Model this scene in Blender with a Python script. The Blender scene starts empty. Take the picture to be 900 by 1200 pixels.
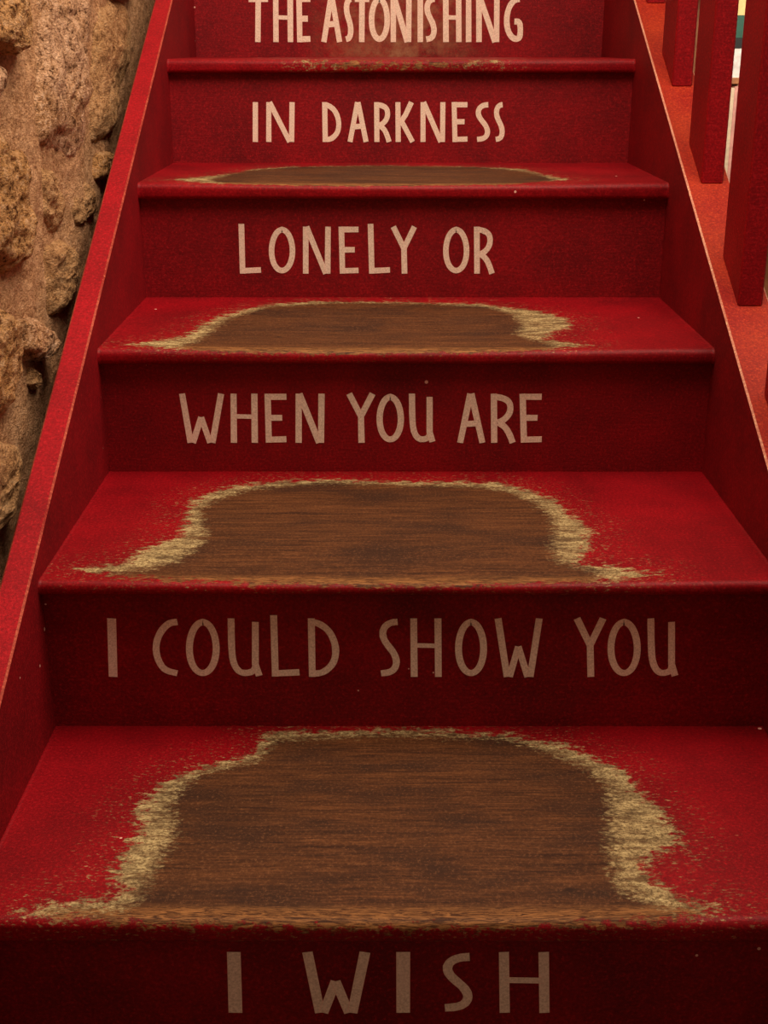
import bpy, bmesh, math, random
import numpy as np
from mathutils import Vector, Matrix

random.seed(7)
SC = bpy.context.scene
COL = SC.collection

# ---------------------------------------------------------------- camera, world, lights, exposure
FPX = 1500.0
PITCH, YAW, ROLL = 0.34967, -0.00073, 0.00012
CAM = np.array([-0.02862, -0.97020, 0.75117])
_fw = np.array([math.sin(YAW) * math.cos(PITCH), math.cos(YAW) * math.cos(PITCH), -math.sin(PITCH)])
_rt = np.array([math.cos(YAW), -math.sin(YAW), 0.0])
_up = np.cross(_rt, _fw)
cd = bpy.data.cameras.new('camera')
cd.sensor_fit = 'VERTICAL'
cd.sensor_height = 36.0
cd.lens = FPX * 36.0 / 1200.0
cd.clip_start = 0.02
cam = bpy.data.objects.new('camera', cd)
COL.objects.link(cam)
cam.matrix_world = Matrix((( _rt[0], _up[0], -_fw[0], CAM[0]),
                           ( _rt[1], _up[1], -_fw[1], CAM[1]),
                           ( _rt[2], _up[2], -_fw[2], CAM[2]), (0, 0, 0, 1)))
SC.camera = cam

SC.view_settings.view_transform = 'Standard'
SC.view_settings.look = 'None'
SC.view_settings.gamma = 1.0
SC.view_settings.use_curve_mapping = False
SC.view_settings.exposure = 0.0

world = bpy.data.worlds.new('world')
SC.world = world
world.use_nodes = True
bg = world.node_tree.nodes['Background']
bg.inputs['Color'].default_value = (1.0, 0.70, 0.52, 1)
bg.inputs['Strength'].default_value = 0.235


def area(name, loc, target, size, power, color):
    l = bpy.data.lights.new(name, 'AREA')
    l.shape = 'DISK'
    l.size = size
    l.energy = power
    l.color = color
    o = bpy.data.objects.new(name, l)
    COL.objects.link(o)
    o.location = loc
    d = Vector(target) - Vector(loc)
    o.rotation_euler = d.to_track_quat('-Z', 'Y').to_euler()
    return o


area('ceiling_lamp', (0.30, 0.42, 2.10), (-0.05, 0.75, 0.3), 1.5, 56, (1.0, 0.80, 0.635))
area('upstairs_lamp', (0.1, 2.6, 3.1), (0.1, 1.2, 0.6), 1.6, 12, (1.0, 0.66, 0.42))
area('shelf_fill_light', (1.05, 2.15, 1.5), (1.08, 3.1, 0.6), 0.35, 22, (1.0, 0.86, 0.7))  # unseen fill light added so the books in the gap show bright

# ---------------------------------------------------------------- measured stair geometry (metres)
W = 0.8300
FLOOR = -0.192
HH = [0.0, 0.1902, 0.3680, 0.5492, 0.7283, 0.9080, 1.0880]        # tread heights
FF = [0.0, 0.3388, 0.7163, 1.0781, 1.4309, 1.7982, 2.1600]        # nosing fronts
RR = [0.3559, 0.7335, 1.0954, 1.4482, 1.8153, 2.1773, 2.5373]     # riser planes above each tread
NOSE = [0.026, 0.0165, 0.021, 0.0245, 0.0235, 0.024, 0.024]
MP = 0.5134                                                       # pitch of the stringers
CL, CR = 0.0415, 0.0655                                           # cap height at y = 0


def pix_ray(x, y):
    return _fw + _rt * ((x - 450.0) / FPX) - _up * ((y - 600.0) / FPX)


def pix_hit(x, y, n, c):
    n = np.array(n, float)
    d = pix_ray(x, y)
    return CAM + d * ((c - CAM @ n) / (d @ n))


# ---------------------------------------------------------------- numpy noise
_rng = np.random.RandomState(11)
_TAB = _rng.rand(64, 64, 64)


def vnoise(p):
    i = np.floor(p).astype(int)
    f = p - i
    f = f * f * (3 - 2 * f)
    out = 0
    for dx in (0, 1):
        for dy in (0, 1):
            for dz in (0, 1):
                w = ((f[..., 0] if dx else 1 - f[..., 0]) * (f[..., 1] if dy else 1 - f[..., 1])
                     * (f[..., 2] if dz else 1 - f[..., 2]))
                out = out + w * _TAB[(i[..., 0] + dx) % 64, (i[..., 1] + dy) % 64, (i[..., 2] + dz) % 64]
    return out * 2 - 1


def fbm(p, octs=4, gain=0.5):
    a, s, out = 1.0, 1.0, 0
    for k in range(octs):
        out = out + a * vnoise(p * s + 17.3 * k)
        a *= gain
        s *= 2.07
    return out


# ---------------------------------------------------------------- node helpers
def new_mat(name):
    m = bpy.data.materials.new(name)
    m.use_nodes = True
    nt = m.node_tree
    return m, nt, nt.nodes['Principled BSDF']


class NT:
    def __init__(self, nt):
        self.t = nt

    def n(self, kind, **kw):
        nd = self.t.nodes.new(kind)
        for k, v in kw.items():
            setattr(nd, k, v)
        return nd

    def link(self, a, b):
        self.t.links.new(a, b)

    def setin(self, nd, key, v):
        if isinstance(v, bpy.types.NodeSocket):
            self.link(v, nd.inputs[key])
        elif v is not None:
            nd.inputs[key].default_value = v

    def coord(self, scale=(1, 1, 1), which='Object'):
        tc = self.n('ShaderNodeTexCoord')
        mp = self.n('ShaderNodeMapping')
        mp.inputs['Scale'].default_value = scale
        self.link(tc.outputs[which], mp.inputs['Vector'])
        return mp.outputs['Vector']

    def noise(self, vec, scale=5, detail=4, rough=0.5, dist=0.0):
        nd = self.n('ShaderNodeTexNoise')
        self.link(vec, nd.inputs['Vector'])
        nd.inputs['Scale'].default_value = scale
        nd.inputs['Detail'].default_value = detail
        nd.inputs['Roughness'].default_value = rough
        nd.inputs['Distortion'].default_value = dist
        return nd.outputs['Fac']

    def voronoi(self, vec, scale, out='Distance'):
        nd = self.n('ShaderNodeTexVoronoi')
        self.link(vec, nd.inputs['Vector'])
        nd.inputs['Scale'].default_value = scale
        return nd.outputs[out]

    def math(self, op, a, b=None, clamp=False):
        nd = self.n('ShaderNodeMath', operation=op)
        nd.use_clamp = clamp
        self.setin(nd, 0, a)
        self.setin(nd, 1, b)
        return nd.outputs[0]

    def rng(self, v, a, b, c=0.0, d=1.0, smooth=False):
        nd = self.n('ShaderNodeMapRange')
        if smooth:
            nd.interpolation_type = 'SMOOTHSTEP'
        self.setin(nd, 'Value', v)
        for k, x in (('From Min', a), ('From Max', b), ('To Min', c), ('To Max', d)):
            self.setin(nd, k, x)
        return nd.outputs[0]

    def mix(self, f, a, b, mode='MIX'):
        nd = self.n('ShaderNodeMix', data_type='RGBA', blend_type=mode)
        self.setin(nd, 0, f)
        for i, v in ((6, a), (7, b)):
            if isinstance(v, bpy.types.NodeSocket):
                self.link(v, nd.inputs[i])
            else:
                nd.inputs[i].default_value = (*v, 1) if len(v) == 3 else v
        return nd.outputs[2]

    def attr(self, name):
        nd = self.n('ShaderNodeAttribute', attribute_name=name)
        return nd.outputs['Fac']

    def bump(self, h, strength, dist, bsdf):
        nd = self.n('ShaderNodeBump')
        self.link(h, nd.inputs['Height'])
        nd.inputs['Strength'].default_value = strength
        nd.inputs['Distance'].default_value = dist
        self.link(nd.outputs[0], bsdf.inputs['Normal'])


def paint_nodes(t, base, dark, v=None):
    """Red gloss paint over wood: blotchy, gritty, a few pale chips."""
    v = v or t.coord()
    base = tuple(c * 0.66 for c in base)
    dark = tuple(c * 0.60 for c in dark)
    big = t.noise(v, 9, 5, 0.6)
    fine = t.noise(v, 300, 4, 0.8)
    col = t.mix(t.rng(big, 0.35, 0.7), base, dark)
    col = t.mix(t.rng(fine, 0.52, 0.36, 0.0, 0.6), col, tuple(c * 0.35 for c in base))
    col = t.mix(t.rng(fine, 0.54, 0.68, 0.0, 0.7), col, (min(1, base[0] * 1.7), base[1] * 2.8 + 0.004, base[2] * 2.2))
    # chips: tiny spots in a few voronoi cells
    vd = t.n('ShaderNodeTexVoronoi')
    t.link(v, vd.inputs['Vector'])
    vd.inputs['Scale'].default_value = 34
    sep = t.n('ShaderNodeSeparateColor')
    t.link(vd.outputs['Color'], sep.inputs[0])
    rare = t.math('GREATER_THAN', sep.outputs[0], 0.90)
    r = t.rng(sep.outputs[1], 0, 1, 0.03, 0.085)
    dot = t.math('LESS_THAN', vd.outputs['Distance'], r)
    chip = t.math('MULTIPLY', rare, dot)
    col = t.mix(chip, col, (0.75, 0.42, 0.33))
    return col, fine, big


def make_paint(name, base, dark, rough=0.42, spec=0.18, scuff=False):
    m, nt, b = new_mat(name)
    t = NT(nt)
    col, fine, big = paint_nodes(t, base, dark)
    if scuff:                                   # boots have rubbed the paint thin low down in the middle
        sx = t.n('ShaderNodeSeparateXYZ')
        t.link(t.coord(), sx.inputs[0])
        fx = t.rng(t.math('ABSOLUTE', sx.outputs[0]), 0.20, 0.02)
        fz = t.rng(sx.outputs[2], 0.83 - FLOOR, 0.735 - FLOOR)
        rub = t.rng(t.noise(t.coord(), 40, 6, 0.7), 0.36, 0.66)
        col = t.mix(t.math('MULTIPLY', t.math('MULTIPLY', fx, fz), rub), col, (0.30, 0.13, 0.065))
    t.link(col, b.inputs['Base Color'])
    b.inputs['Roughness'].default_value = rough
    b.inputs['Specular IOR Level'].default_value = spec
    h = t.math('ADD', t.math('MULTIPLY', fine, 0.4), t.noise(t.coord((4, 30, 30)), 12, 5, 0.6))
    t.bump(h, 0.35, 0.0012, b)
    return m


M_PAINT = make_paint('red_paint', (0.34, 0.003, 0.008), (0.24, 0.003, 0.007), 0.55)
M_RISER = make_paint('red_riser_paint', (0.38, 0.0032, 0.009), (0.23, 0.003, 0.007), 0.6, 0.22)
M_SCUFF = make_paint('scuffed_riser_paint', (0.38, 0.0032, 0.009), (0.23, 0.003, 0.007), 0.6, 0.22, True)
M_CAPL = make_paint('red_cap_paint', (0.56, 0.005, 0.015), (0.40, 0.004, 0.011), 0.5)
M_CAPR = make_paint('warm_lit_cap_paint', (0.56, 0.042, 0.010), (0.44, 0.008, 0.006), 0.55)  # red cap paint with the warm glossy reflection mixed in as orange
M_POST = make_paint('red_baluster_paint', (0.46, 0.004, 0.010), (0.33, 0.003, 0.008), 0.5)
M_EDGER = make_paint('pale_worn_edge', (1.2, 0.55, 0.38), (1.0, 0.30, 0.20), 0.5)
M_EDGE = make_paint('worn_paint_edge', (0.72, 0.13, 0.08), (0.45, 0.015, 0.015), 0.5)


def make_tread_mat():
    m, nt, b = new_mat('worn_tread')
    t = NT(nt)
    v = t.coord()
    red, fine, big = paint_nodes(t, (0.40, 0.0025, 0.009), (0.23, 0.002, 0.006), v)
    din, dout, front = t.attr('d_in'), t.attr('d_out'), t.attr('front')
    # ragged edges, streaked along the grain (x)
    rag = t.noise(t.coord((34, 62, 40)), 2.2, 7, 0.68)
    rag2 = t.noise(t.coord((110, 240, 200)), 2.0, 4, 0.75)
    j = t.math('ADD', t.math('MULTIPLY', t.math('SUBTRACT', rag, 0.5), 0.080),
               t.math('MULTIPLY', t.math('SUBTRACT', rag2, 0.5), 0.030))
    fo = t.rng(t.math('ADD', dout, j), -0.004, 0.004)
    rag3 = t.noise(t.coord((38, 70, 50)), 3.3, 6, 0.65)
    j2 = t.math('ADD', t.math('MULTIPLY', t.math('SUBTRACT', rag3, 0.5), 0.060),
                t.math('MULTIPLY', t.math('SUBTRACT', rag2, 0.5), 0.030))
    fi = t.rng(t.math('ADD', din, j2), -0.010, 0.006)
    # isolated flecks of lost paint just outside the worn patch
    fleck = t.noise(t.coord((90, 230, 200)), 1.5, 3, 0.7)
    near = t.rng(t.math('ADD', dout, t.math('MULTIPLY', j, 1.5)), -0.060, 0.0)
    fl = t.math('MULTIPLY', t.rng(fleck, 0.57, 0.68), near)
    patch = t.rng(t.noise(t.coord((30, 90, 70)), 1.1, 6, 0.7), 0.42, 0.60)
    primer = t.mix(t.rng(rag2, 0.35, 0.7), (0.66, 0.53, 0.25), (0.15, 0.09, 0.03))
    # wood: long grain lines along x
    g1 = t.noise(t.coord((1.6, 34, 34)), 5, 6, 0.62, 0.6)
    g2 = t.noise(t.coord((5, 85, 85)), 5, 5, 0.7)
    blot = t.noise(t.coord((4, 11, 8)), 1.6, 5, 0.6)
    wood = t.mix(t.rng(g1, 0.30, 0.72), (0.038, 0.015, 0.006), (0.175, 0.076, 0.026))
    wood = t.mix(t.rng(g2, 0.52, 0.75, 0, 0.55), wood, (0.40, 0.19, 0.075))
    wood = t.mix(t.rng(g2, 0.46, 0.28, 0, 0.6), wood, (0.05, 0.02, 0.009))
    wood = t.mix(t.rng(blot, 0.46, 0.62, 0, 0.85), wood, (0.050, 0.024, 0.013))
    wood = t.mix(t.rng(fine, 0.54, 0.7, 0, 0.55), wood, (0.36, 0.19, 0.09))
    wood = t.mix(t.rng(fine, 0.50, 0.36, 0, 0.5), wood, (0.03, 0.013, 0.007))
    # nosing: fresher, more golden wood with ribbed grain
    g3 = t.noise(t.coord((12, 95, 95)), 3.2, 5, 0.75, 1.8)
    gold = t.mix(t.rng(g3, 0.42, 0.60), (0.07, 0.028, 0.009), (0.48, 0.26, 0.095))
    wood = t.mix(t.math('MULTIPLY', front, 0.85), wood, gold)
    # dents and knots
    vd = t.n('ShaderNodeTexVoronoi')
    t.link(t.coord((1, 1.8, 1)), vd.inputs['Vector'])
    vd.inputs['Scale'].default_value = 13
    sp = t.n('ShaderNodeSeparateColor')
    t.link(vd.outputs['Color'], sp.inputs[0])
    dent = t.math('MULTIPLY', t.math('GREATER_THAN', sp.outputs[2], 0.72),
                  t.rng(vd.outputs['Distance'], 0.10, 0.04))
    wood = t.mix(t.math('MULTIPLY', dent, 0.8), wood, (0.03, 0.014, 0.008))
    wood = t.mix(1.0, wood, (0.74, 0.60, 0.50), 'MULTIPLY')
    primer = t.mix(t.math('MULTIPLY', patch, 0.8), primer, wood)
    primer = t.mix(t.rng(fine, 0.50, 0.40, 0, 0.75), primer, (0.07, 0.035, 0.012))
    col = t.mix(fi, primer, wood)
    col = t.mix(t.math('MAXIMUM', fo, fl), red, col)
    t.link(col, b.inputs['Base Color'])
    b.inputs['Specular IOR Level'].default_value = 0.16
    t.link(t.rng(fo, 0, 1, 0.48, 0.62), b.inputs['Roughness'])
    h = t.math('ADD', t.math('MULTIPLY', g2, 0.6), t.math('MULTIPLY', t.math('SUBTRACT', 1.0, fo), 0.5))
    h = t.math('ADD', h, t.math('MULTIPLY', fine, 0.25))
    t.bump(h, 0.45, 0.0012, b)
    return m


M_TREAD = make_tread_mat()


def make_letter_mat():
    m, nt, b = new_mat('letter_film')
    t = NT(nt)
    v = t.coord()
    f = t.noise(v, 500, 3, 0.7)
    g = t.noise(v, 25, 4, 0.6)
    core = t.mix(t.rng(f, 0.35, 0.7), (0.97, 0.79, 0.64), (0.62, 0.47, 0.35))
    core = t.mix(t.rng(g, 0.45, 0.75, 0, 0.4), core, (0.88, 0.62, 0.50))
    col = t.mix(t.rng(t.attr('edge'), 0.55, 1.0), core, (0.95, 0.50, 0.40))
    t.link(col, b.inputs['Base Color'])
    b.inputs['Roughness'].default_value = 0.6
    b.inputs['Specular IOR Level'].default_value = 0.2
    return m


M_LETTER = make_letter_mat()


def make_stone_mat(name, a, b_, c, dark, pits=1.0):
    m, nt, bs = new_mat(name)
    t = NT(nt)
    v = t.coord()
    n1 = t.noise(v, 14, 6, 0.62)
    n2 = t.noise(t.coord((1.0, 0.55, 1.0)), 95, 7, 0.72)
    n3 = t.noise(t.coord((1.0, 0.5, 1.0)), 330, 3, 0.7)
    col = t.mix(t.rng(n1, 0.36, 0.64), a, b_)
    col = t.mix(t.rng(n2, 0.5, 0.64, 0, 0.85), col, c)
    pit = t.math('MULTIPLY', t.rng(n2, 0.48, 0.38), pits)
    col = t.mix(pit, col, dark)
    col = t.mix(t.rng(n3, 0.50, 0.66, 0, 0.5), col, tuple(min(1, x * 1.5) for x in a))
    col = t.mix(t.rng(n3, 0.48, 0.38, 0, 0.45), col, dark)
    col = t.mix(1.0, col, (1.12, 0.95, 0.78), 'MULTIPLY')
    t.link(col, bs.inputs['Base Color'])
    bs.inputs['Roughness'].default_value = 0.9
    bs.inputs['Specular IOR Level'].default_value = 0.15
    h = t.math('ADD', n2, t.math('MULTIPLY', n3, 0.6))
    t.bump(h, 1.0 if pits > 0.7 else 0.6, 0.014, bs)
    return m


M_STONE = [
    make_stone_mat('ochre_limestone', (0.48, 0.28, 0.11), (0.62, 0.40, 0.20), (0.80, 0.60, 0.40), (0.08, 0.035, 0.012)),
    make_stone_mat('pink_limestone', (0.72, 0.50, 0.35), (0.50, 0.30, 0.15), (0.95, 0.76, 0.60), (0.10, 0.045, 0.018)),
    make_stone_mat('tan_limestone', (0.50, 0.32, 0.16), (0.60, 0.40, 0.22), (0.74, 0.55, 0.34), (0.12, 0.06, 0.026), 0.8),
]
M_MORTAR = make_stone_mat('lime_mortar', (0.50, 0.34, 0.21), (0.38, 0.235, 0.13), (0.60, 0.43, 0.29), (0.14, 0.07, 0.03), 0.5)


def flat_mat(name, col, rough=0.6, var=0.25, scale=20):
    m, nt, b = new_mat(name)
    t = NT(nt)
    n = t.noise(t.coord(), scale, 4, 0.6)
    t.link(t.mix(t.rng(n, 0.3, 0.7), col, tuple(c * (1 - var) for c in col)), b.inputs['Base Color'])
    b.inputs['Roughness'].default_value = rough
    return m


# ---------------------------------------------------------------- object helpers
def empty(name, loc, label, cat, group=None):
    o = bpy.data.objects.new(name, None)
    COL.objects.link(o)
    o.location = loc
    o.empty_display_size = 0.1
    o['label'] = label
    o['category'] = cat
    if group:
        o['group'] = group
    return o


def link_mesh(name, me, mats, parent=None, label=None, kind=None):
    for m in (mats if isinstance(mats, (list, tuple)) else [mats]):
        me.materials.append(m)
    o = bpy.data.objects.new(name, me)
    COL.objects.link(o)
    if parent is not None:
        o.parent = parent
        p, loc = parent, Vector((0, 0, 0))
        while p is not None:
            loc += Vector(p.location)
            p = p.parent
        o.location = -loc                      # vertices are written in world metres
    if label:
        o['label'] = label
    if kind:
        o['kind'] = kind
    return o


def mesh_from(name, verts, faces, smooth=False):
    me = bpy.data.meshes.new(name)
    me.from_pydata([tuple(map(float, v)) for v in verts], [], faces)
    me.update()
    if smooth:
        me.polygons.foreach_set('use_smooth', [True] * len(me.polygons))
    return me


def box_mesh(name, lo, hi, bevel=0.0, seg=2):
    bm = bmesh.new()
    bmesh.ops.create_cube(bm, size=1.0)
    lo, hi = Vector(lo), Vector(hi)
    for v in bm.verts:
        v.co = Vector(((v.co[i] + 0.5) * (hi[i] - lo[i]) + lo[i]) for i in range(3))
    if bevel:
        bmesh.ops.bevel(bm, geom=list(bm.edges), offset=bevel, segments=seg, profile=0.6, affect='EDGES')
    me = bpy.data.meshes.new(name)
    bm.to_mesh(me)
    bm.free()
    return me


def prism_mesh(name, poly_yz, x0, x1, bevel=0.003, edge_mat=True, top_mat=None):
    """Polygon in the y-z plane extruded along x; bevelled arrises take material 1, cap takes top_mat."""
    bm = bmesh.new()
    a = [bm.verts.new((x0, y, z)) for y, z in poly_yz]
    b = [bm.verts.new((x1, y, z)) for y, z in poly_yz]
    n = len(a)
    bm.faces.new(a)
    bm.faces.new(b[::-1])
    for i in range(n):
        bm.faces.new((a[i], b[i], b[(i + 1) % n], a[(i + 1) % n]))
    bmesh.ops.recalc_face_normals(bm, faces=bm.faces[:])
    if top_mat is not None:
        for f in bm.faces:
            if f.normal.z > 0.6:
                f.material_index = top_mat
    if bevel:
        bmesh.ops.bevel(bm, geom=list(bm.edges), offset=bevel, segments=1, affect='EDGES',
                        material=1 if edge_mat else -1)
    me = bpy.data.meshes.new(name)
    bm.to_mesh(me)
    bm.free()
    return me


# ---------------------------------------------------------------- setting: floor, walls
fl = link_mesh('floor', box_mesh('floor', (-0.7, -2.2, FLOOR - 0.08), (3.2, 3.5, FLOOR)),
               flat_mat('dark_boards', (0.10, 0.045, 0.022), 0.6, 0.4, 8), kind='structure')
wb = link_mesh('wall_back', box_mesh('wall_back', (-0.7, 3.42, FLOOR), (3.2, 3.52, 3.2)),
               flat_mat('warm_plaster', (0.55, 0.42, 0.30), 0.9, 0.15, 6), kind='structure')

WX = -0.492                                    # mean plane of the mortar


def build_wall():
    ys = np.concatenate([np.arange(-2.2, 0.1, 0.03), np.arange(0.1, 1.9, 0.0055), np.arange(1.9, 3.43, 0.03)])
    zs = np.concatenate([np.arange(FLOOR, -0.02, 0.03), np.arange(-0.02, 1.15, 0.0055), np.arange(1.15, 3.22, 0.03)])
    Y, Z = np.meshgrid(ys, zs, indexing='ij')
    p = np.stack([Y * 7, Z * 9, Y * 0 + 3.1], -1)
    d = fbm(p * np.array([1.0, 0.8, 1.0]), 6, 0.50) * 0.0065
    d += fbm(p * 9.0 + 9, 3, 0.6) * 0.0016
    n0, n1 = Y.shape
    V = np.stack([WX + d, Y, Z], -1).reshape(-1, 3)
    idx = np.arange(n0 * n1).reshape(n0, n1)
    F = np.stack([idx[:-1, :-1], idx[1:, :-1], idx[1:, 1:], idx[:-1, 1:]], -1).reshape(-1, 4)
    k = len(V)
    back = [(-0.68, -2.2, FLOOR), (-0.68, 3.43, FLOOR), (-0.68, 3.43, 3.2), (-0.68, -2.2, 3.2)]
    V = np.vstack([V, back])
    faces = [tuple(f) for f in F.tolist()] + [(k, k + 3, k + 2, k + 1)]
    return link_mesh('wall_left', mesh_from('wall_left', V, faces, True), M_MORTAR, kind='structure')


wall = build_wall()

# stones of the left wall: outline in photo pixels, proudness, material
STONES = [
    ([(-40, -30), (20, -30), (35, 0), (36, 40), (31, 64), (18, 73), (2, 62), (-40, 50)], 0.040, 0),
    ([(-40, 72), (2, 74), (7, 95), (4, 112), (-6, 122), (-40, 120)], 0.030, 1),
    ([(52, -30), (104, -30), (108, 40), (107, 95), (104, 140), (104, 172), (92, 190), (74, 182), (48, 172), (46, 120), (50, 60)], 0.020, 1),
    ([(114, -4), (150, 2), (160, 20), (158, 60), (148, 110), (134, 150), (124, 168), (108, 172), (110, 120), (113, 60)], 0.013, 2),
    ([(122, -40), (166, -34), (164, -8), (150, -2), (126, -8)], 0.026, 0),
    ([(-40, 140), (2, 148), (20, 164), (34, 172), (36, 205), (39, 240), (43, 275), (41, 305), (30, 324), (8, 322), (-40, 318)], 0.027, 0),
    ([(60, 288), (76, 284), (92, 290), (95, 318), (90, 345), (78, 366), (66, 374), (60, 340)], 0.021, 2),
    ([(86, 222), (100, 212), (112, 222), (116, 245), (106, 268), (92, 272), (86, 250)], 0.013, 2),
    ([(-40, 350), (6, 358), (24, 372), (27, 400), (29, 440), (22, 468), (8, 488), (-40, 500)], 0.024, 0),
    ([(32, 374), (48, 378), (62, 388), (68, 404), (58, 418), (40, 422), (30, 410)], 0.030, 1),
    ([(-40, 505), (6, 508), (22, 520), (28, 538), (24, 560), (17, 590), (10, 620), (-4, 640), (-40, 640)], 0.026, 2),
    ([(34, 425), (46, 430), (50, 448), (42, 462), (32, 452)], 0.010, 2),
    ([(48, 196), (64, 200), (74, 226), (76, 262), (62, 276), (50, 262), (46, 228)], 0.006, 2),
    ([(118, 184), (130, 178), (136, 196), (128, 214), (116, 210)], 0.014, 0),
]


def star_radius(poly, c, ang):
    """Distance from c to polygon boundary along each angle."""
    out = np.full(len(ang), 0.0)
    P = np.array(poly) - c
    Q = np.roll(P, -1, axis=0)
    for i, a in enumerate(ang):
        d = np.array([math.cos(a), math.sin(a)])
        best = 0
        for p, q in zip(P, Q):
            e = q - p
            den = d[0] * e[1] - d[1] * e[0]
            if abs(den) < 1e-12:
                continue
            t = (p[0] * e[1] - p[1] * e[0]) / den
            s = (p[0] * d[1] - p[1] * d[0]) / den
            if t > 0 and -1e-6 <= s <= 1 + 1e-6:
                best = max(best, t)
        out[i] = best
    k = np.array([0.25, 0.5, 0.25])
    return np.convolve(np.concatenate([out[-1:], out, out[:1]]), k, 'valid')


def stone(poly, proud, mi, seed, na=110, nr=34):
    poly = np.array(poly, float)
    c = poly.mean(0)
    ang = np.linspace(0, 2 * math.pi, na, endpoint=False)
    rad = star_radius(poly, c, ang)
    t = np.linspace(0, 1, nr) ** 0.8
    T, A = np.meshgrid(t, ang, indexing='ij')
    R = T * rad[None, :]
    U = c[0] + R * np.cos(A)
    Vv = c[1] + R * np.sin(A)
    proud = proud * 0.85
    prof = np.clip(1 - T ** 5.0, 0, 1) ** 0.5
    X = WX - 0.016 + (proud + 0.016) * prof
    pos = np.stack([U * 16 + seed * 3.7, Vv * 16, X * 16], -1)
    pos[..., 0] *= 0.55
    f1 = fbm(pos, 6, 0.56)
    ridg = 1 - np.abs(fbm(pos * 2.3 + 5, 4, 0.55))
    amp = 0.0062 * (0.25 + prof)
    X = X + f1 * amp + (ridg - 0.7) * 0.004 * prof
    wob = fbm(pos * 1.4 + 31, 4, 0.55) * 0.008 * T
    U = U + wob * np.cos(A)
    Vv = Vv + wob * np.sin(A)
    V = np.stack([X, U, Vv], -1)
    V[0, :, :] = V[0].mean(0)
    V = V.reshape(-1, 3)
    faces = []
    for i in range(nr - 1):
        for j in range(na):
            a, b = i * na + j, i * na + (j + 1) % na
            faces.append((a, b, b + na, a + na))
    # close the hidden back
    faces.append(tuple((nr - 1) * na + j for j in range(na - 1, -1, -1)))
    me = mesh_from('stone', V, faces, True)
    return link_mesh('stone', me, M_STONE[mi], wall)


for s, (pp, proud, mi) in enumerate(STONES):
    cx = WX + proud * 0.5
    pts = []
    for x, y in pp:
        h = pix_hit(x, y, (1, 0, 0), cx)
        pts.append((h[1], h[2]))
    stone(pts, proud, mi, s)
# rubble courses continue outside the part of the wall the photograph frames
rs = random.Random(3)
zc = FLOOR + 0.08
while zc < 2.1:
    yc = -1.5 + rs.random() * 0.15
    wd = 0.12
    while yc < 3.2:
        wn, hg = rs.uniform(0.08, 0.17), rs.uniform(0.066, 0.080)
        z0 = zc + rs.uniform(-0.012, 0.012)
        dv = np.array([WX, yc, z0]) - CAM
        dz = dv @ _fw
        sx = 450 + FPX * (dv @ _rt) / dz if dz > 0.05 else -999
        sy = 600 - FPX * (dv @ _up) / dz if dz > 0.05 else -999
        infr = (-110 < sx < 260) and (-150 < sy < 900) or (dz > 0.05 and sx > 0 and sy > 0 and sy < 1200)
        if not infr:
            po = [(yc + wd * math.copysign(abs(math.cos(a)) ** 0.55, math.cos(a)) * rs.uniform(.9, 1.03),
                   z0 + hg * math.copysign(abs(math.sin(a)) ** 0.55, math.sin(a)) * rs.uniform(.88, 1.05))
                  for a in np.linspace(0, 2 * math.pi, 13)[:-1]]
            stone(po, rs.uniform(0.012, 0.035), rs.randrange(3), rs.random() * 50, 28, 8)
        yc += wd + wn + rs.uniform(0.015, 0.035)
        wd = wn
    zc += 0.175

# ---------------------------------------------------------------- staircase
stair = empty('staircase', (0, 0, FLOOR),
              'red painted wooden staircase with worn brown treads and writing on every riser',
              'staircase')

# stringers
m_, yb, ye = MP, -0.16, 2.62


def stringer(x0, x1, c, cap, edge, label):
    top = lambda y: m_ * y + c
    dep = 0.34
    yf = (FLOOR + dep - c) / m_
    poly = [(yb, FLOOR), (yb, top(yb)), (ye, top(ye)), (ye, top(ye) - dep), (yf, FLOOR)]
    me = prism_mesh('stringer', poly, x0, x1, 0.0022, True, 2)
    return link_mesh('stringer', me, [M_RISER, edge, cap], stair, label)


stringer(-0.447, -W / 2, CL, M_CAPL, M_EDGE, 'left stringer beside the stone wall with bright red top edge')
stringer(W / 2, 0.480, CR, M_CAPR, M_EDGER, 'right stringer with orange reflection painted on its wide red top edge, carrying balusters')

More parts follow.
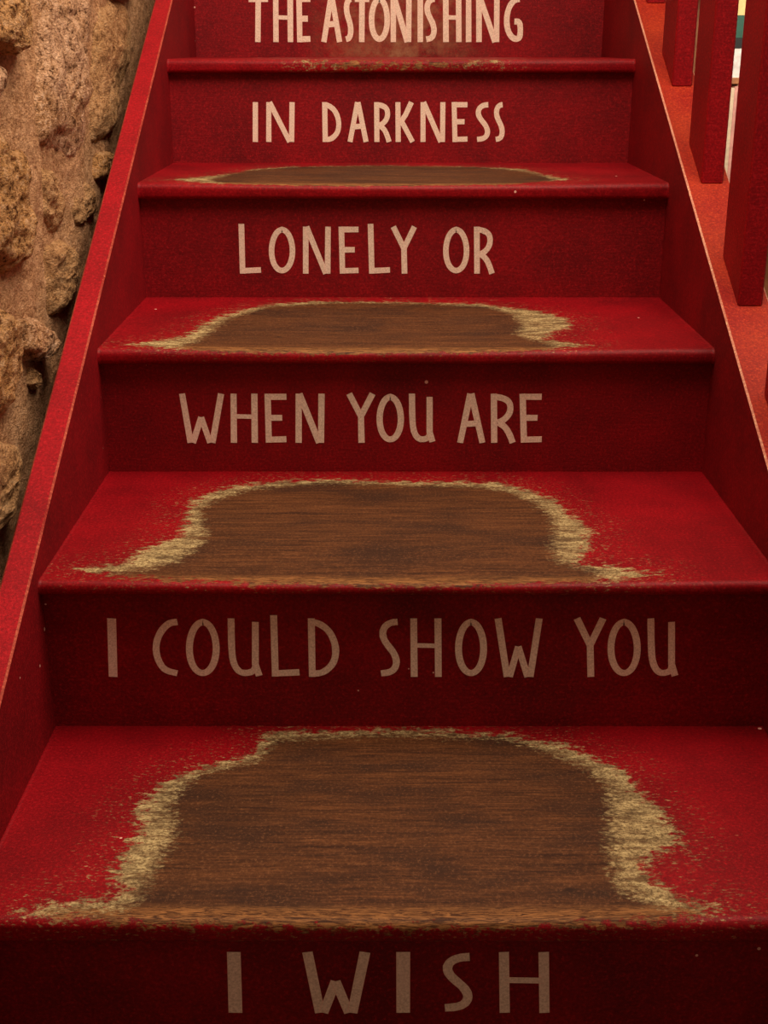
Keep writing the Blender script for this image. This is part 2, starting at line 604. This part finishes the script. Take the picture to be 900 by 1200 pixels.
# wear outlines in photo pixels: (outer limit of bare wood/primer, inner limit of brown wood)
WEAR = {
    0: ([(18, 1068), (60, 1061), (100, 1056), (145, 1050), (150, 1040), (128, 1026), (140, 1010), (150, 990), (166, 972),
         (160, 948), (180, 930), (190, 918), (212, 908), (240, 898), (290, 886), (304, 876), (310, 862), (330, 857),
         (400, 857), (450, 855), (530, 856), (545, 860), (600, 861), (625, 869), (655, 871), (690, 886), (730, 903),
         (745, 924), (775, 950), (795, 980), (798, 990), (768, 998), (755, 1010), (762, 1030), (790, 1045), (800, 1057),
         (850, 1065), (800, 1074), (700, 1084), (450, 1087), (200, 1084), (60, 1074)],
        [(60, 1071), (150, 1064), (165, 1050), (176, 1030), (186, 1010), (200, 985), (205, 965), (198, 945), (215, 920),
         (235, 906), (300, 891), (322, 867), (450, 861), (590, 865), (640, 880), (690, 901), (712, 920), (716, 950),
         (712, 1000), (724, 1040), (765, 1060), (810, 1067), (780, 1090), (450, 1092), (120, 1090)]),
    1: ([(90, 668), (125, 664), (152, 658), (156, 650), (170, 643), (190, 635), (210, 628), (218, 615), (220, 600),
         (225, 588), (240, 580), (262, 573), (300, 567), (350, 563), (380, 562), (450, 564), (520, 565), (575, 566),
         (600, 569), (625, 577), (650, 587), (670, 604), (685, 615), (692, 626), (690, 640), (682, 652), (680, 660),
         (720, 664), (768, 670), (740, 676), (600, 683), (450, 685), (300, 682), (200, 679), (120, 672)],
        [(110, 671), (170, 667), (205, 658), (228, 645), (240, 630), (236, 610), (232, 597), (252, 585), (300, 572),
         (380, 566), (450, 568), (560, 570), (600, 577), (628, 590), (646, 605), (652, 620), (648, 640), (652, 656),
         (700, 669), (690, 690), (450, 692), (150, 686)]),
    2: ([(148, 404), (185, 399), (210, 395), (227, 386), (239, 378), (265, 368), (311, 357), (370, 353), (480, 354),
         (564, 356), (640, 366), (668, 375), (670, 384), (649, 389), (640, 396), (692, 404), (607, 411), (395, 414),
         (227, 411)],
        [(222, 406), (240, 398), (255, 388), (275, 373), (320, 360.5), (400, 356), (500, 357.5), (560, 360), (592, 368),
         (604, 380), (598, 392), (640, 404), (600, 420), (395, 422), (230, 416)]),
    3: ([(190, 211), (250, 205), (275, 202), (290, 198), (340, 195), (450, 193.5), (560, 195), (620, 198), (640, 204),
         (675, 210), (600, 215), (400, 217), (250, 215)],
        [(255, 210), (295, 200.5), (350, 196.5), (450, 195), (560, 196.7), (612, 202), (640, 210), (560, 222), (300, 221)]),
    4: ([(212, 69), (300, 67.6), (450, 67.2), (560, 67.6), (700, 69), (600, 76), (500, 84), (400, 83), (290, 74)],
        [(330, 70), (450, 68), (560, 69), (520, 79), (450, 80), (380, 78)]),
}


def sdf(px, poly):
    """Signed distance (positive inside) of points px (n,2) to polygon."""
    P = np.array(poly)
    Q = np.roll(P, -1, axis=0)
    best = np.full(len(px), 1e9)
    inside = np.zeros(len(px), bool)
    for p, q in zip(P, Q):
        e = q - p
        w = px - p
        t = np.clip((w @ e) / (e @ e + 1e-15), 0, 1)
        best = np.minimum(best, np.hypot(*(w - t[:, None] * e).T))
        cond = ((p[1] <= px[:, 1]) & (q[1] > px[:, 1])) | ((q[1] <= px[:, 1]) & (p[1] > px[:, 1]))
        xi = p[0] + (px[:, 1] - p[1]) / (q[1] - p[1] + 1e-15) * e[0]
        inside ^= cond & (px[:, 0] < xi)
    return np.where(inside, best, -best)


def build_tread(k):
    h, f, r, th = HH[k], FF[k], RR[k], NOSE[k]
    ra = min(0.0095, th * 0.48)
    rb = min(0.0065, th * 0.35)
    pr = [(y, h, 0.0) for y in np.arange(r + 0.006, f + ra, -0.0045)]
    for a in np.linspace(0, 90, 7):
        A = math.radians(a)
        pr.append((f + ra - ra * math.sin(A), h - ra + ra * math.cos(A), 1.0))
    for a in np.linspace(0, 90, 5):
        A = math.radians(a)
        pr.append((f + rb - rb * math.cos(A), h - th + rb - rb * math.sin(A), 1.0))
    pr += [(f + 0.04, h - th, 0.0)]
    pr += [(r + 0.006, h - th, 0.0)]
    pr = np.array(pr)
    xs = np.linspace(-W / 2, W / 2, 190)
    nx, npf = len(xs), len(pr)
    X = np.repeat(xs, npf).reshape(nx, npf)
    Y = np.tile(pr[:, 0], (nx, 1))
    Z = np.tile(pr[:, 1], (nx, 1))
    V = np.stack([X, Y, Z], -1).reshape(-1, 3)
    if k in WEAR:
        top = lambda pts: [tuple(pix_hit(x, y, (0, 0, 1), h)[:2]) for x, y in pts]
        po, pi_ = WEAR[k]
        if k == 4:      # seen edge-on: outline lies on the nosing face
            q = lambda pts: [tuple(pix_hit(x, y, (0, 1, 0), f)[[0, 2]]) for x, y in pts]
            po_m, pi_m = q(po), q(pi_)
            s = V[:, [0, 2]].copy()
            s[:, 1] -= 0.0
            ins = (V[:, 1] - f) * 0.4
            do, di = sdf(s, po_m) - ins * 0, sdf(s, pi_m)
            top_m = V[:, 1] > f + 0.02
            do = np.where(top_m, 0.012 - ins, do)
            di = np.where(top_m, 0.006 - ins, di)
            do, di = do - 0.009, di + 0.012
            do = np.minimum(do, 0.17 - np.abs(V[:, 0]))
            di = np.minimum(di, 0.12 - np.abs(V[:, 0]))
        else:
            # slide each vertex along the line of the slope onto the tread plane, so the outline wraps the nosing
            dv = V - CAM
            tt = (h - CAM[2]) / dv[:, 2]
            s = CAM[:2] + dv[:, :2] * tt[:, None]
            do, di = sdf(s, top(po)), sdf(s, top(pi_))
            if k == 3:
                do, di = do - 0.009, di + 0.014
            if k == 2:
                do, di = do - 0.003, di + 0.010
    else:
        do = 0.13 - np.hypot(V[:, 0] * 0.6, (V[:, 1] - f) * 1.0)
        di = do - 0.02
    # feet have hollowed the front of the tread
    fr = np.clip(1 - (V[:, 1] - f) / 0.16, 0, 1)
    bowl = np.clip(1 - (np.abs(V[:, 0]) / 0.36) ** 2.2, 0, 1)
    topw = np.clip((V[:, 2] - (h - th)) / th, 0, 1)
    V[:, 2] -= 0.0032 * fr * bowl * topw * (1.0 if k < 4 else 0.3)
    front = np.tile(np.clip(1 - (pr[:, 0] - f - 0.016) / 0.012, 0, 1), (nx, 1)).reshape(-1)
    idx = np.arange(nx * npf).reshape(nx, npf)
    F = np.stack([idx[:-1, :-1], idx[1:, :-1], idx[1:, 1:], idx[:-1, 1:]], -1).reshape(-1, 4)
    faces = [tuple(q) for q in F.tolist()]
    faces += [tuple(idx[:, 0][::-1])[:0] or (int(idx[0, 0]), int(idx[0, -1]), int(idx[-1, -1]), int(idx[-1, 0]))]
    faces += [tuple(int(i) for i in idx[0, ::-1]), tuple(int(i) for i in idx[-1, :])]
    me = mesh_from('tread', V, faces)
    me.polygons.foreach_set('use_smooth', [True] * (len(faces) - 3) + [False] * 3)
    for nm, arr in (('d_out', do), ('d_in', di), ('front', front)):
        at = me.attributes.new(nm, 'FLOAT', 'POINT')
        at.data.foreach_set('value', np.asarray(arr, np.float32))
    return me


for k in range(7):
    bmn = build_tread(k)
    o = link_mesh('tread', bmn, M_TREAD, stair,
                  'red tread with a worn bare brown patch in the middle' if k < 5 else None)

# ---------------------------------------------------------------- letters
GL = {
    'I': [[(0.5, 0), (0.5, 1)]],
    'T': [[(0, 0), (1, 0)], [(0.5, 0), (0.48, 1)]],
    'H': [[(0.0, 0), (0.02, 1)], [(0.98, 0), (1, 1)], [(0, 0.46), (1, 0.47)]],
    'E': [[(1, 0), (0, 0), (0.06, 1), (1, 0.99)], [(0.03, 0.49), (0.78, 0.49)]],
    'L': [[(0, 0), (0.06, 1), (1, 0.98)]],
    'N': [[(0, 1), (0, 0)], [(0.03, 0.0), (0.90, 1.0)], [(1, 0), (0.98, 1)]],
    'A': [[(0.0, 1), (0.46, 0.0)], [(0.50, 0.0), (1, 1)], [(0.22, 0.62), (0.78, 0.60)]],
    'R': [[(0, 0), (0.02, 1)], [(0, 0), (0.42, 0.02), (0.80, 0.10), (0.90, 0.26), (0.80, 0.42), (0.5, 0.55), (0.20, 0.60)],
          [(0.25, 0.56), (0.62, 0.66), (0.86, 0.84), (1, 1)]],
    'K': [[(0, 0), (0.02, 1)], [(0.92, 0), (0.52, 0.32), (0.08, 0.56)], [(0.22, 0.46), (1, 1)]],
    'Y': [[(0, 0), (0.5, 0.46)], [(1, 0), (0.5, 0.46)], [(0.5, 0.38), (0.53, 1)]],
    'U': [[(0, 0), (0.02, 0.62), (0.10, 0.84), (0.28, 0.97), (0.52, 1.0), (0.82, 0.96), (0.88, 0.84)],
          [(0.86, 0), (0.86, 0.80), (1.0, 1.02)]],
    'W': [[(0, 0), (0.22, 1.0)], [(0.28, 1.0), (0.49, 0.48)], [(0.49, 0.48), (0.72, 1.0)], [(0.78, 1.0), (1, 0)]],
    'D': [[(0, 0), (0.04, 1)], [(0, 0), (0.32, 0.03), (0.70, 0.16), (0.94, 0.38), (1, 0.60), (0.90, 0.80), (0.62, 0.94),
          (0.35, 1.0), (0.04, 1.0)]],
    'C': [[(1, 0), (0.62, 0.02), (0.28, 0.16), (0.06, 0.36), (0.02, 0.56), (0.14, 0.76), (0.42, 0.94), (1, 1)]],
    'G': [[(0.95, 0), (0.60, 0.02), (0.25, 0.16), (0.05, 0.38), (0.02, 0.60), (0.12, 0.80), (0.40, 0.96), (0.72, 1), (1, 0.96),
          (1, 0.56), (0.58, 0.56)]],
    'S': [[(1, 0.0), (0.62, 0.01), (0.26, 0.08), (0.10, 0.20), (0.18, 0.34), (0.48, 0.48), (0.78, 0.60), (0.96, 0.76),
          (0.86, 0.90), (0.56, 0.98), (0.02, 1.0)]],
    'i': [[(0.32, 0), (0.68, 1)]],
}
GL['O'] = [[(0.5 + 0.5 * math.sin(a) * (1.0 - 0.04 * math.cos(a)), 0.5 - 0.5 * math.cos(a)) for a in
            [math.radians(q) for q in range(0, 361, 20)]]]

# text: riser index, y top, y bottom, stroke, [(glyph, x0, x1)]
ROWS = [
    (-1, 1115.3, 1186.5, 11.5, 'I WISH', [('I', 'i', 264, 286, 16.5), ('W', 'W', 354, 434, 12.5), ('I', 'I', 464, 481, 16.5),
                                  ('S', 'S', 515, 556, 11.5), ('H', 'H', 584.5, 644, 12)]),
    (0, 724.5, 793, 8.2, 'I COULD SHOW YOU', [('I', 'i', 124, 139.5, 10.5), ('C', 'C', 178, 212), ('O', 'O', 217.7, 257.7), ('U', 'U', 266.7, 308),
                            ('L', 'L', 316.7, 355), ('D', 'D', 360.7, 398), ('S', 'S', 442, 470), ('H', 'H', 480.7, 517.8),
                            ('O', 'O', 533, 571), ('W', 'W', 579.5, 636), ('Y', 'Y', 672, 710.8), ('O', 'O', 711.6, 751),
                            ('U', 'U', 758.5, 795)]),
    (1, 461.2, 518.8, 7.4, 'WHEN YOU ARE', [('W', 'W', 209.7, 262.8), ('H', 'H', 270, 302.3), ('E', 'E', 310, 339.3), ('N', 'N', 346.3, 380.5),
                            ('Y', 'Y', 405.5, 440.3), ('O', 'O', 441, 473.6), ('U', 'U', 479, 510.5), ('A', 'A', 535.5, 569),
                            ('R', 'R', 575, 604.5), ('E', 'E', 608.8, 638.5)]),
    (2, 265.6, 320.6, 6.6, 'LONELY OR', [('L', 'L', 279.6, 309.2), ('O', 'O', 314.8, 346.2), ('N', 'N', 355, 387.7), ('E', 'E', 396.8, 423.4),
                            ('L', 'L', 431, 460.3), ('Y', 'Y', 457.6, 489), ('O', 'O', 519, 550.2), ('R', 'R', 555.4, 579.8)]),
    (3, 119.7, 166.3, 6.0, 'IN DARKNESS', [('I', 'I', 296, 302.5, 6.4), ('N', 'N', 312, 345.3), ('D', 'D', 377.5, 400.3), ('A', 'A', 407.2, 432),
                            ('R', 'R', 438.4, 459), ('K', 'K', 463.3, 486.5), ('N', 'N', 492.7, 522), ('E', 'E', 529.2, 550.8),
                            ('S', 'S', 555.8, 575.2), ('S', 'S', 577.8, 592)]),
    (4, -4.5, 49.3, 6.6, 'THE ASTONISHING', [('T', 'T', 288, 317.3), ('H', 'H', 319.8, 343.7), ('E', 'E', 347.2, 367), ('A', 'A', 376.2, 401.3),
                            ('S', 'S', 402, 414.8), ('T', 'T', 412.5, 436), ('O', 'O', 432, 457.2), ('N', 'N', 457.6, 482.5),
                            ('I', 'I', 488.8, 496.3, 6.6), ('S', 'S', 496, 512.6), ('H', 'H', 519, 541), ('I', 'I', 545.8, 552.5, 6.6),
                            ('N', 'N', 558, 585.6), ('G', 'G', 590, 613)]),
]


def ribbon(pts, w, closed, depth_y, bm, lay, rnd):
    """Flat band with a hand-cut edge in the x-z plane, four vertices across; edge attribute on the rims."""
    P = np.array(pts, float)
    # resample finely and round polyline corners slightly
    if len(P) > 3:
        for _ in range(2):
            Q = [P[0]]
            for a, b in zip(P[:-1], P[1:]):
                Q += [a * 0.75 + b * 0.25, a * 0.25 + b * 0.75]
            Q.append(P[-1])
            P = np.array(Q)
    n = len(P)
    rows = []
    for i in range(n):
        if closed:
            a, b = P[(i - 1) % (n - 1)], P[(i + 1) % (n - 1)]
            if i in (0, n - 1):
                a, b = P[n - 2], P[1]
        else:
            a, b = P[max(i - 1, 0)], P[min(i + 1, n - 1)]
        t = b - a
        t = t / (np.hypot(*t) + 1e-12)
        nrm = np.array([-t[1], t[0]])
        jw = 1 if closed else 1 + rnd.uniform(-0.04, 0.04)
        row = []
        for s, e in ((-0.5, 1.0), (-0.36, 0.0), (0.36, 0.0), (0.5, 1.0)):
            q = P[i] + nrm * w * s * jw
            v = bm.verts.new((q[0], depth_y, q[1]))
            v[lay] = e
            row.append(v)
        rows.append(row)
    for i in range(n - 1):
        for j in range(3):
            bm.faces.new((rows[i][j], rows[i + 1][j], rows[i + 1][j + 1], rows[i][j + 1]))


def build_letter(ch, gl, x0, x1, y0, y1, w, yplane, parent, word):
    rnd = random.Random(hash((round(x0), y0)) % 1000)
    bm = bmesh.new()
    lay = bm.verts.layers.float.new('edge')
    h = w / 2
    n = (0, 1, 0)
    a = pix_hit(x0, y0, n, yplane)
    b = pix_hit(x1, y1, n, yplane)
    wm = w / FPX * float((a - CAM) @ _fw)
    vstroke = wm
    ix0, ix1 = x0 + h, x1 - h
    for si, st in enumerate(GL[gl]):
        pts = []
        for u, v in st:
            curvy = gl in 'OCGS'
            px = ix0 + u * (ix1 - ix0)
            iy = h if curvy or (gl in 'ELTDRGU') else 0
            iyt, iyb = iy, iy
            if gl in 'RDTU':
                if len(st) == 2:
                    iyt = iyb = 0
                    if gl == 'T' and st[0][1] == st[1][1]:
                        iyt = h
                if gl == 'R' and si == 2:
                    iyb = 0
                if gl == 'U' and si == 0:
                    iyt = 0
                if gl == 'U' and si == 1:
                    iyb = h * 0.6
            if gl == 'L':
                iyt = 0
            py = y0 + iyt + v * (y1 - iyb - y0 - iyt)
            q = pix_hit(px, py, n, yplane)
            pts.append((q[0], q[2]))
        if gl == 'E' or gl == 'L':
            # square corners: split the polyline into separate straight strokes
            for a_, b_ in zip(pts[:-1], pts[1:]):
                A, B = np.array(a_), np.array(b_)
                d = (B - A) / np.hypot(*(B - A))
                ext = 0.5 * wm
                vert = abs(d[1]) > abs(d[0])
                A2 = A - d * (ext if vert else 0)
                B2 = B + d * (ext if vert else 0)
                if gl == 'E' and not vert and len(st) == 4 and A[0] > B[0]:
                    pass
                ribbon([A2, B2], wm, False, yplane - 0.0004 - 0.00006 * si - (0.00003 if vert else 0), bm, lay, rnd)
            continue
        ww = wm * (0.95 if gl == 'W' and si in (1, 2) else 1)
        if gl == 'H' and si == 2:
            ww = wm * 0.72
        ribbon(pts, ww, gl == 'O', yplane - 0.0004 - 0.00006 * si, bm, lay, rnd)
    me = bpy.data.meshes.new('letter')
    bmesh.ops.recalc_face_normals(bm, faces=bm.faces[:])
    for f in bm.faces:
        if f.normal.y > 0:
            f.normal_flip()
    # give the film a little body
    bm.to_mesh(me)
    bm.free()
    o = link_mesh('letter', me, M_LETTER, parent, 'letter %s of the line %s' % (ch, word))
    return o


for i in range(-1, 7):
    yp = (RR[i] if i >= 0 else 0.0175)
    zb = HH[i] if i >= 0 else FLOOR
    zt = (HH[i + 1] - NOSE[i + 1]) if i + 1 < 7 else HH[6] + 0.155
    me = box_mesh('riser', (-W / 2, yp, zb - (0.0 if i >= 0 else 0.0)), (W / 2, yp + 0.016, zt))
    row = [r for r in ROWS if r[0] == i]
    ro = link_mesh('riser', me, M_SCUFF if i == 4 else M_RISER, stair, ('red riser lettered %s' % row[0][4]) if row else None)
    if row:
        _, y0, y1, w, word, ls = row[0]
        for l in ls:
            build_letter(l[0], l[1], l[2], l[3], y0, y1, l[4] if len(l) > 4 else w, yp, ro, word)
# landing board at the head of the flight
link_mesh('landing_board', box_mesh('landing_board', (-W / 2, RR[6] - 0.018, HH[6] + 0.155), (W / 2, 3.40, HH[6] + 0.18)),
          M_RISER, stair)

# ---------------------------------------------------------------- banister
ban = empty('banister', (0.452, 0.0, FLOOR + 0.3),
            'red banister of flat upright boards standing on the right stringer', 'banister')
BY = [-0.045, 0.2045, 0.4545, 0.706, 0.9625, 1.2125, 1.471, 1.722, 1.972, 2.222]
for i, y in enumerate(BY):
    t_ = lambda q: MP * q + CR
    y0, y1 = y, y + 0.099
    poly = [(y0, t_(y0) - 0.0005), (y0, t_(y0) + 0.86), (y1, t_(y1) + 0.86), (y1, t_(y1) - 0.0005)]
    me = prism_mesh('baluster', poly, 0.4358, 0.4685, 0.0022, False)
    link_mesh('baluster', me, M_POST, ban)
hp = [(-0.1, MP * -0.1 + CR + 0.86), (-0.1, MP * -0.1 + CR + 0.91), (2.4, MP * 2.4 + CR + 0.91), (2.4, MP * 2.4 + CR + 0.86)]
link_mesh('handrail', prism_mesh('handrail', hp, 0.420, 0.485, 0.008, False), M_POST, ban)

# ---------------------------------------------------------------- shop room beyond the banister
M_WOOD = flat_mat('shelf_wood', (0.42, 0.17, 0.07), 0.5, 0.4, 30)
case = empty('bookcase', (1.10, 3.22, FLOOR), 'brown wooden bookcase in the bright room beyond the red balusters', 'bookcase')
BX0, BX1, BYF, BYB = 0.80, 1.75, 3.06, 3.36
for x in (BX0, BX1):
    link_mesh('side_panel', box_mesh('side_panel', (x - 0.012, BYF, FLOOR), (x + 0.012, BYB, 1.9), 0.002, 1), M_WOOD, case)
link_mesh('back_panel', box_mesh('back_panel', (BX0, BYB, FLOOR), (BX1, BYB + 0.01, 1.9)), M_WOOD, case)
SH = [-0.12, 0.36, 0.66, 1.02, 1.36, 1.70]
for z in SH:
    link_mesh('shelf', box_mesh('shelf', (BX0 + 0.012, BYF, z - 0.018), (BX1 - 0.012, BYB, z), 0.002, 1), M_WOOD, case)

COLS = {
    'yellow': (0.80, 0.58, 0.24), 'green': (0.02, 0.10, 0.07), 'white': (0.85, 0.80, 0.76), 'pink': (0.75, 0.36, 0.30),
    'black': (0.012, 0.012, 0.014), 'tan': (0.62, 0.36, 0.20), 'cream': (0.78, 0.60, 0.42), 'brown': (0.20, 0.07, 0.03),
}
BM = {k: flat_mat(k + '_cover', v, 0.5, 0.3, 60) for k, v in COLS.items()}
M_PAGE = flat_mat('page_block', (0.78, 0.66, 0.50), 0.8, 0.1, 90)


def book(x0, x1, z0, z1, y0, y1, c, label, group, flat=False):
    b = empty('book', ((x0 + x1) / 2, (y0 + y1) / 2, z0), label, 'book', group)
    t = 0.0025
    if flat:
        vs = [((x0, y0, z0), (x1, y1, z0 + t)), ((x0, y0, z1 - t), (x1, y1, z1)), ((x0, y0, z0 + t), (x1, y0 + t, z1 - t))]
    else:
        vs = [((x0, y0, z0), (x0 + t, y1, z1)), ((x1 - t, y0, z0), (x1, y1, z1)), ((x0 + t, y0, z0), (x1 - t, y0 + t, z1))]
    bm = bmesh.new()
    for lo, hi in vs:
        r = bmesh.ops.create_cube(bm, size=1.0)
        for v in r['verts']:
            v.co = Vector([(v.co[i] + 0.5) * (hi[i] - lo[i]) + lo[i] for i in range(3)])
    me = bpy.data.meshes.new('cover')
    bm.to_mesh(me)
    bm.free()
    link_mesh('cover', me, BM[c], b)
    if flat:
        pg = ((x0 + 0.003, y0 + t, z0 + t), (x1 - 0.003, y1 - 0.003, z1 - t))
    else:
        pg = ((x0 + t, y0 + t, z0 + 0.003), (x1 - t, y1 - 0.003, z1 - 0.003))
    link_mesh('pages', box_mesh('pages', *pg), M_PAGE, b)
    return b


# flat stack on the upper shelf, seen as a thin column through the gap
zz = 0.6602
for hgt, c, lab in ((0.082, 'white', 'thick white book lying at the bottom of the stack behind the balusters'),
                    (0.030, 'black', 'black book lying in the stack above the thick white book'),
                    (0.062, 'green', 'dark green book lying in the stack below the yellow book'),
                    (0.080, 'yellow', 'yellow book on top of the stack behind the balusters')):
    book(0.98, 1.20, zz, zz + hgt - 0.0005, 3.07, 3.24, c, lab, None, True)
    zz += hgt
row = [('brown', 0.030, 0.235), ('green', 0.026, 0.250), ('white', 0.030, 0.262), ('tan', 0.024, 0.270), ('cream', 0.0125, 0.272),
       ('pink', 0.0090, 0.276), ('cream', 0.0080, 0.279), ('black', 0.032, 0.240), ('yellow', 0.028, 0.255), ('brown', 0.034, 0.262)]
where = ['at the left end', 'second from the left', 'third from the left', 'left of the thin cream books', 'between the tan and the pink one',
         'between two cream ones', 'between the pink and the black one', 'right of the thin cream books', 'second from the right',
         'at the right end']
x = 0.8884
for (c, w_, h_), wh in zip(row, where):
    book(x, x + w_, 0.3602, 0.3602 + h_, 3.045, 3.22, c, '%s book standing in the row below the stack, %s' % (c, wh), None)
    x += w_ + 0.0006
